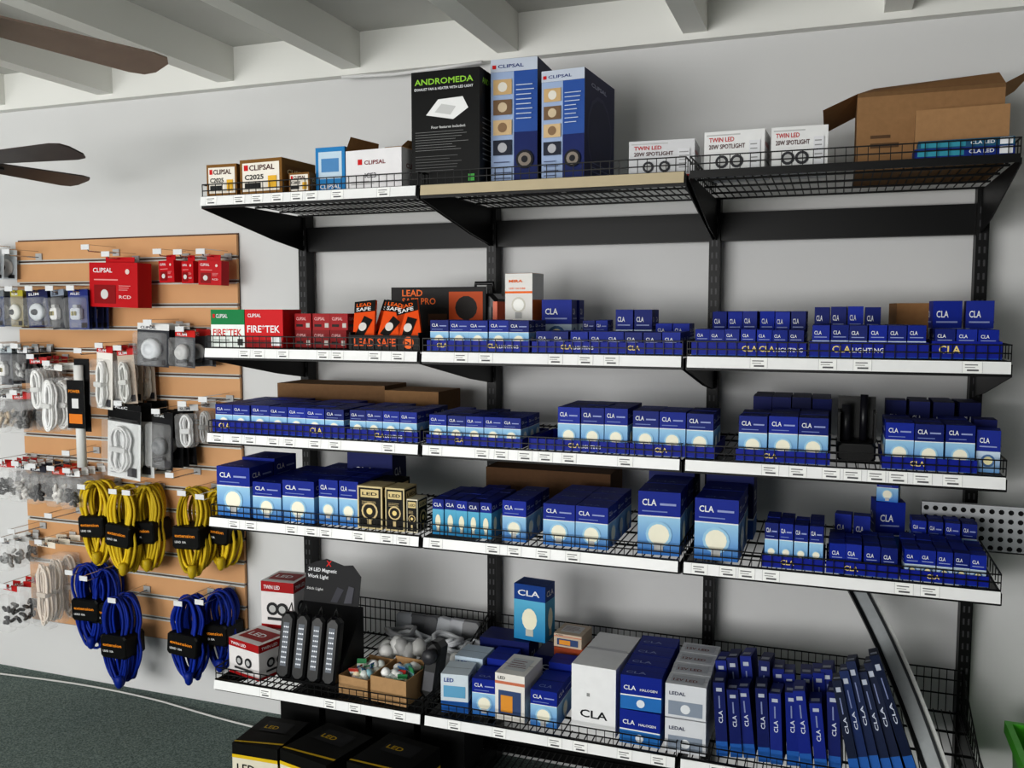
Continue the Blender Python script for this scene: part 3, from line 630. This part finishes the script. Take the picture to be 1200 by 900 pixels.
# batten fitting: curved channel leaning against the rear frame
B=MB()
a=Vector((1.215,-.70,Z5+.02)); b=Vector((.945,-.14,Z5+.50)); n=12
d=(b-a).normalized(); sx=Vector((1,.12,.25)); sx=(sx-d*sx.dot(d)).normalized(); up=sx.cross(d).normalized()
def strip(u0,u1,h0,h1,mat,col):
    vs=[];fs=[]
    for k in range(n+1):
        c=a.lerp(b,k/n)+sx*(.02*math.sin(math.pi*k/n))
        for u,v in ((u0,h0),(u1,h0),(u1,h1),(u0,h1)): vs.append(c+sx*u+up*v)
    for k in range(n):
        for i in range(4): j=(i+1)%4; fs.append((k*4+i,k*4+j,(k+1)*4+j,(k+1)*4+i))
    fs.append((0,1,2,3)); fs.append((n*4+3,n*4+2,n*4+1,n*4)); B.mesh(vs,fs,mat,col)
strip(-.034,-.022,-.012,.012,'steel',(22,24,26)); strip(-.022,.018,-.010,.008,'steel',(176,180,182)); strip(.018,.026,-.012,.014,'steel',(60,62,64)); strip(.026,.040,-.010,.008,'steel',(205,206,204))
for t in (.0,1.0):
    p=a.lerp(b,t); B.tube([p-sx*.036,p+sx*.042],.016,'plastic',(20,22,22),8)
B.build('fluorescent_batten_fitting')
def st_yel(F,w,d,h):
    f=F['f']; f.rect(0,.0,1,.66,(220,214,195)); f.text(.1,.32,.2*h,'LED',(25,25,25),fit=.4); f.rect(0,.66,1,.74,(215,182,35)); f.text(.1,.08,.1*h,'brilliant',(60,60,60),fit=.6); f.disc(.78,.34,h*.17,(60,60,60)); f.disc(.78,.34,h*.1,(215,182,40))
    t=F['t']; t.quad([(0,.05),(1,.15),(1,.2),(0,.09)],(190,158,35)); t.rect(.2,.5,.8,.85,(36,36,38)); t.text(.25,.6,.1*d,'LED',(190,158,35),fit=.3); r=F['r']; r.rect(0,0,1,.5,(205,196,165)); r.rect(0,.5,1,.6,(215,182,40))
ZB=-.109
B=MB(); carton(B,-1.18,-.75,ZB,.2,.24,.165,(14,14,12),st_yel,3); B.build('led_floodlight_carton')
B=MB(); carton(B,-.92,-.77,ZB,.24,.26,.17,(14,14,12),st_yel,-12); B.build('led_floodlight_carton')
B=MB(); carton(B,-.63,-.77,ZB,.24,.26,.175,(14,14,12),st_yel,-10); B.build('led_floodlight_carton')
B=MB()
for i in range(4): carton(B,-1.2+i*.22,-.40,ZB,.19,.2,.19,(16,16,16),None,0)
B.build('led_floodlight_cartons')
B=MB(); B.push(Matrix.Translation((1.675,-.44,-.21)))
def rr(w,d,z): return [(-w,-d,z),(w,-d,z),(w,d,z),(-w,d,z)]
vs=rr(.17,.14,0)+rr(.20,.17,.53)+rr(.22,.19,.53)+rr(.22,.19,.57)+rr(.2,.17,.57)+rr(.165,.135,.03); fs=[(3,2,1,0)]
for k in range(5):
    for i in range(4): j=(i+1)%4; fs.append((k*4+i,k*4+j,k*4+4+j,k*4+4+i))
fs.append((20,21,22,23)); B.mesh(vs,fs,'plastic',(80,175,50)); B.pop(); B.build('green_waste_bin')

# ============================ SLATWALL STOCK ============================
def hook(B,x,z,L=.22):
    B.box(x-.02,x+.02,-.03,-.0245,z-.012,z+.02,'steel',(190,190,190))
    B.tube([(x,-.03,z),(x,-L,z),(x,-L-.01,z+.015)],.003,'chrome',(200,200,200),6)
    B.box(x-.024,x+.024,-L-.022,-L-.019,z+.006,z+.030,'plastic',(225,226,228)); B.tube([(x,-.03,z+.03),(x,-L-.02,z+.03)],.002,'chrome',(200,200,200),4)
def pack(name,x,zt,w,h,n=4,card=(225,228,230),head=(60,90,160),item='disc',icol=(235,235,235),L=.22,clear=True,hh=.03,bag=False):
    B=MB(); hook(B,x,zt-.012,L)
    for k in range(n):
        y=-.06-(L-.08)*k/max(1,n-1)
        B.push(Matrix.Translation((x+R(-.006,.006),y,zt))@Matrix.Rotation(R(-.25,.25),4,'Z')@Matrix.Rotation(R(-.07,.07),4,'Y'))
        B.box(-w/2,-.008,-.0008,.0008,-.03,0,'print',head); B.box(.008,w/2,-.0008,.0008,-.03,0,'print',head); B.box(-.008,.008,-.0008,.0008,-.03,-.018,'print',head)
        if not bag: B.box(-w/2,w/2,-.0008,.0008,-h,-.03,'print',card)
        f=Face(B,(-w/2,-.0008,-h),(1,0,0),(0,0,1),(0,-1,0),w,h)
        f.rect(0,1-hh/h,1,1-.03/h,head); f.text(.1,1-.026/h,.012,random.choice(['CLIPSAL','HPM','ARLEC','SLIM']),WHITE if sum(head)<450 else (60,60,70),fit=.5)
        if not bag: f.lines(.1,.5,.04,.16,3,(130,130,135)); f.rect(.62,.04,.9,.16,(60,60,65))
        cz=-h*.6
        if item=='disc':
            B.lathe([(w*.36,0),(w*.36,.012),(w*.3,.02),(w*.14,.022)],'plastic',icol,16,'y',(0,-.002,cz)); B.lathe([(w*.13,.022),(w*.11,.035)],'plastic',(70,72,78),10,'y',(0,-.002,cz))
        elif item=='plug':
            B.bbox(-w*.25,w*.25,-.03,-.002,cz-h*.16,cz+h*.14,.008,'plastic',icol); B.box(-.01,-.006,-.042,-.03,cz-.01,cz+.01,'chrome',(180,170,120)); B.box(.006,.01,-.042,-.03,cz-.01,cz+.01,'chrome',(180,170,120)); B.bbox(-w*.12,w*.12,-.028,-.002,cz+h*.13,cz+h*.22,.004,'plastic',tint(icol,.85))
        elif item=='coil':
            for q in range(8):
                rx=w*R(.14,.34); rz=h*R(.27,.37); cx_=R(-.06,.06)*w
                pts=[(cx_+rx*math.cos(a)*(1-.35*math.exp(-(math.sin(a)/.35)**2))+R(-.002,.002),-.008-.0035*q,cz+rz*math.sin(a)) for a in [i*math.pi/11 for i in range(22)]]
                B.tube(pts,.005,'rubber',tint(icol,R(.92,1.05)),6,True)
            B.bbox(-w*.24,w*.24,-.044,-.004,cz-.012,cz+.012,.004,'plastic',tint(icol,.85))
        elif item=='bits':
            for q in range(10):
                cxx,czz=R(-w*.36,w*.36),cz+R(-h*.26,h*.1); B.push(Matrix.Translation((cxx,-.012,czz))@Matrix.Rotation(R(0,3),4,'Y')); B.lathe([(.005,-.018),(.009,-.01),(.009,.012),(.004,.018)],'plastic',tint(icol,R(.6,1.1)),8); B.pop()
        elif item=='fix':
            B.lathe([(w*.3,0),(w*.3,.02),(w*.18,.04),(w*.16,.03)],'plastic',icol,14,'y',(0,-.002,cz)); B.tube([(-w*.2,-.02,cz-h*.25),(w*.2,-.02,cz-h*.2)],.01,'plastic',(70,70,75),8)
        if clear and (k==n-1 or bag): B.bbox(-w*.46,w*.46,-.048,-.001,-h*.97,-h*.2,.01,'clear',(220,225,230))
        B.pop()
    B.build(name)
def redpack(x,zt,w,h,d):
    B=MB(); hook(B,x,zt-.01,.2); B.push(Matrix.Translation((x,-.13,zt-.03))@Matrix.Rotation(R(-.15,.1),4,'Z')@Matrix.Rotation(R(-.06,.06),4,'Y'))
    B.box(-w/2,w/2,-d/2,d/2,-h,0,'print',(190,20,30)); B.box(-w*.3,w*.3,-.001,.001,0,.028,'print',(190,20,30))
    f=Face(B,(-w/2,-d/2,-h),(1,0,0),(0,0,1),(0,-1,0),w,h); f.text(.08,.78,.1*h,'CLIPSAL',WHITE,fit=.4); f.rect(.1,.6,.6,.63,(225,150,150)); f.rect(.1,.08,.55,.5,(140,14,20)); f.text(.62,.2,.07*h,'RCD',(235,210,210),fit=.25); f.disc(.32,.29,h*.11,(215,212,210)); f.disc(.8,.8,h*.06,(230,205,200)); f.lines(.62,.9,.36,.5,3,(230,180,180))
    B.pop(); B.build('safety_switch_pack')
redpack(-2.33,1.985,.29,.21,.09); redpack(-2.03,1.99,.10,.10,.06); redpack(-1.915,1.985,.075,.10,.05); redpack(-1.79,1.985,.12,.11,.06)
P=pack
P('lampholder_pack',-3.06,1.83,.11,.18,4,(80,90,120),(120,125,130),'disc'); P('lampholder_pack',-3.19,1.83,.10,.18,3,(190,200,210),(50,70,140),'disc')
P('lampholder_pack',-2.92,1.83,.11,.18,5,(150,140,110),(180,170,60),'disc',(235,235,230)); P('switch_pack',-2.79,1.83,.12,.18,5,(30,40,85),(25,30,75),'disc',(215,220,225))
P('switch_pack',-2.66,1.83,.11,.19,5,(60,62,66),(140,150,165),'plug'); P('switch_pack',-2.53,1.83,.11,.19,5,(70,80,130),(30,45,120),'plug',(200,205,215))
P('socket_pack',-3.14,2.04,.13,.15,3,(200,205,210),(215,218,220),'disc',(212,214,217))
P('downlight_pack',-2.08,1.67,.17,.2,3,(52,54,60),(225,225,225),'fix',(215,218,222)); P('downlight_pack',-1.90,1.64,.13,.17,3,(90,92,96),(200,40,35),'fix',(200,200,200))
P('lamp_adaptor_pack',-3.12,1.55,.09,.19,4,(200,200,200),(200,205,210),'plug',(248,248,246),bag=True); P('lamp_adaptor_pack',-3.0,1.55,.09,.19,4,(90,92,98),(190,200,205),'plug',(240,240,240))
P('lamp_adaptor_pack',-2.90,1.55,.07,.17,3,(40,40,44),(230,230,232),'bits',(200,200,200))
P('cable_pack',-2.80,1.50,.10,.26,4,(205,205,200),(190,60,60),'coil',(252,252,250),bag=True); P('cable_pack',-2.70,1.47,.15,.34,4,(215,215,205),(235,235,232),'coil',(253,253,251),bag=True)
B=MB(); hook(B,-2.52,1.52,.2); B.push(Matrix.Translation((-2.50,-.22,1.50))); B.box(-.045,.045,-.002,.002,-.35,0,'print',(22,22,24)); B.tube([(0,-.02,-.52),(0,-.02,-.03)],.022,'plastic',(240,240,238),12)
B.box(-.05,.05,-.046,-.042,-.33,-.10,'print',(16,16,18)); f=Face(B,(-.05,-.046,-.33),(1,0,0),(0,0,1),(0,-1,0),.1,.23); f.text(.1,.74,.014,'POWER',(240,150,40),fit=.7); f.rect(.1,.1,.9,.3,(225,130,45)); f.rect(.3,.42,.7,.62,(220,220,220)); B.pop(); B.build('tube_light_pack')
P('extension_lead_pack',-2.37,1.56,.11,.30,4,(235,232,226),(190,40,40),'coil',(252,252,250)); P('extension_lead_pack',-2.26,1.55,.09,.26,3,(190,175,160),(190,40,40),'coil',(240,240,236))
P('cable_tie_pack',-3.15,1.33,.12,.2,4,(150,148,140),(225,225,225),'bits',(150,150,150),bag=True); P('cable_tie_pack',-3.03,1.32,.11,.2,4,(200,195,185),(225,225,225),'bits',(215,195,170),bag=True); P('cable_tie_pack',-2.92,1.32,.10,.2,4,(190,188,180),(190,50,50),'bits',(90,90,90),bag=True)
P('wall_lamp_pack',-2.27,1.29,.22,.36,3,(226,228,228),(16,16,18),'coil',(236,236,236),hh=.09); P('wall_lamp_pack',-2.05,1.26,.14,.27,4,(30,30,33),(22,22,24),'fix',(120,122,125)); P('bulb_holder_pack',-1.90,1.30,.10,.2,2,(70,70,74),(190,190,190),'coil',(235,235,235),bag=True)
HC=[(190,40,40),(225,225,225),(50,50,60),(200,60,40),(235,235,235)]
for i,x in enumerate((-3.04,-2.93,-2.82,-2.70,-2.60)): P('terminal_block_pack',x,.97-.005*i,.10,.19,4,(150,148,142),HC[i],'bits',(232,228,224) if i%2 else (70,70,72),bag=True)
P('terminal_block_pack',-3.05,.57,.1,.16,3,(200,198,192),(210,210,210),'bits',(170,170,170),bag=True); P('terminal_block_pack',-3.05,.33,.10,.24,3,(215,213,210),(190,40,40),'bits',(60,60,62),bag=True)
P('wall_plate_pack',-2.80,.58,.15,.44,3,(216,200,180),(235,225,210),'coil',(246,232,218),bag=True)

def cord(name,x,z0,z1,w,col,y=-.15,nl=18,label=(12,12,12),lab=(240,150,40)):
    B=MB(); zt=z1-.02; hook(B,x,zt-.01,.24); h=z1-z0; zm=(z0+z1)/2
    for i in range(nl):
        ww=w/2*R(.4,1); hh=h/2*R(.84,1); yo=y+R(-.05,.05); cx=x+R(-.015,.015); pts=[]
        ph=R(-.2,.2)
        for k in range(36):
            t=2*math.pi*k/36; c=math.cos(t); s_=math.sin(t)
            X=ww*s_*(1-.28*math.exp(-((c-.05)/.28)**2))*(1-.1*c)
            pts.append((cx+X+ph*.08*c,yo+.01*math.sin(2*t+ph),zm+(h/2-hh)*.6+hh*c))
        B.tube(pts,.0068,'rubber',tint(col,R(.85,1.08)),7,True)
    lw=w*.39; B.push(Matrix.Translation((x,y,zm-.03*h))@Matrix.Rotation(R(-.1,.1),4,'Y'))
    B.bbox(-lw-.008,lw+.008,-.066,.066,-.085*h-.02,.10*h+.01,.012,'print',label)
    f=Face(B,(-lw,-.0662,-.085*h-.012),(1,0,0),(0,0,1),(0,-1,0),2*lw,.185*h+.02); f.text(.08,.5,.015,'extension',lab,fit=.8); f.text(.08,.22,.01,'LEAD 10A',(230,230,230),fit=.45); B.pop()
    B.push(Matrix.Translation((x+w*.2,y-.07,z0+.1*h))); B.lathe([(.008,-.03),(.016,-.02),(.02,.0),(.02,.025),(.012,.03)],'rubber',tint(col,.9),10); B.pop()
    B.build(name)
YE=(214,184,40); BL=(16,48,150)
cord('extension_cord',-2.49,.49,.90,.18,YE); cord('extension_cord',-2.30,.46,.89,.17,YE,-.18); cord('extension_cord',-2.22,.47,.89,.17,YE,-.11); cord('extension_cord',-1.90,.49,.91,.18,YE,-.18); cord('extension_cord',-1.80,.52,.90,.17,YE,-.10)
cord('extension_cord',-2.59,.04,.47,.20,BL,-.11); cord('extension_cord',-2.50,.04,.45,.16,BL,-.10,10); cord('extension_cord',-2.33,-.09,.36,.18,BL,-.2); cord('extension_cord',-1.94,-.02,.39,.20,BL,-.18); cord('extension_cord',-1.82,.03,.41,.17,BL,-.10,12)
B=MB()
for x,z in [(-2.95,2.0),(-2.45,2.01),(-1.80,1.31),(-2.0,.95),(-2.75,.70),(-2.62,1.02),(-3.0,.60)]: hook(B,x,z,.2)
B.build('display_hooks')

# ============================ CEILING FANS ============================
def fan(x,y,zb,ang,r,col,pitch=-14,bw=1.0):
    B=MB(); B.push(Matrix.Translation((x,y,0)))
    B.lathe([(.012,zb+.05),(.012,2.90)],'steel',(60,60,62),12); B.lathe([(.02,2.84),(.06,2.86),(.065,2.919)],'steel',(60,60,62),18)
    B.lathe([(.03,zb-.07),(.075,zb-.05),(.095,zb-.01),(.095,zb+.03),(.06,zb+.06),(.02,zb+.08)],'steel',(70,68,68),20)
    for k in range(4):
        B.push(Matrix.Rotation(ang+k*math.pi/2,4,'Z')@Matrix.Translation((0,0,zb))@Matrix.Rotation(math.radians(pitch),4,'X'))
        B.box(.08,.2,-.02,.02,-.004,.004,'steel',(60,60,62))
        top=[(.15,-.045),(r*.9,-.07),(r*.97,-.062),(r,-.035),(r,.03),(r*.97,.058),(r*.9,.066),(.15,.045)]
        top=[(a,b*bw) for a,b in top]
        n=len(top); vs=[(a,b,.004) for a,b in top]+[(a,b,.010) for a,b in top]
        B.mesh(vs,[tuple(range(n-1,-1,-1)),tuple(range(n,2*n))]+[(i,(i+1)%n,n+(i+1)%n,n+i) for i in range(n)],'wood',col)
        B.pop()
    B.pop(); B.build('ceiling_fan')
fan(-1.25,-1.93,2.465,math.radians(76),.70,(158,138,126))
fan(-2.34,-.955,2.30,math.radians(-1),.62,(64,56,54))

# ============================ LIGHT & CAMERA ============================
def area(name,loc,rot,sx,sy,e,col=(1,1,1)):
    l=bpy.data.lights.new(name,'AREA'); l.shape='RECTANGLE'; l.size=sx; l.size_y=sy; l.energy=e; l.color=col
    o=bpy.data.objects.new(name,l); bpy.context.collection.objects.link(o); o.location=loc; o.rotation_euler=rot; return o
area('window_daylight',(-2.35,-6.95,1.6+ZO),(math.radians(88),0,0),4.9,1.9,220,(1,.995,.98))
area('added_ceiling_fill',(-2.35,-6.9,1.1+ZO),(math.radians(112),0,0),4.9,1.0,72,(1,.98,.94))  # added fill lamp aimed upward to brighten the ceiling and beam undersides
w=bpy.data.worlds.new('sky'); scene.world=w; w.use_nodes=True
bg=w.node_tree.nodes['Background']; sk=w.node_tree.nodes.new('ShaderNodeTexSky'); sk.sky_type='HOSEK_WILKIE'; w.node_tree.links.new(sk.outputs[0],bg.inputs[0]); bg.inputs[1].default_value=.4
cam=bpy.data.cameras.new('camera'); cam.sensor_width=36; cam.lens=1044.5*36/1200; cam.clip_start=.05
co=bpy.data.objects.new('camera',cam); bpy.context.collection.objects.link(co); co.location=(.8832,-3.5238,1.7281+ZO); co.rotation_euler=(math.pi/2-.0819,0,.3467)
scene.camera=co
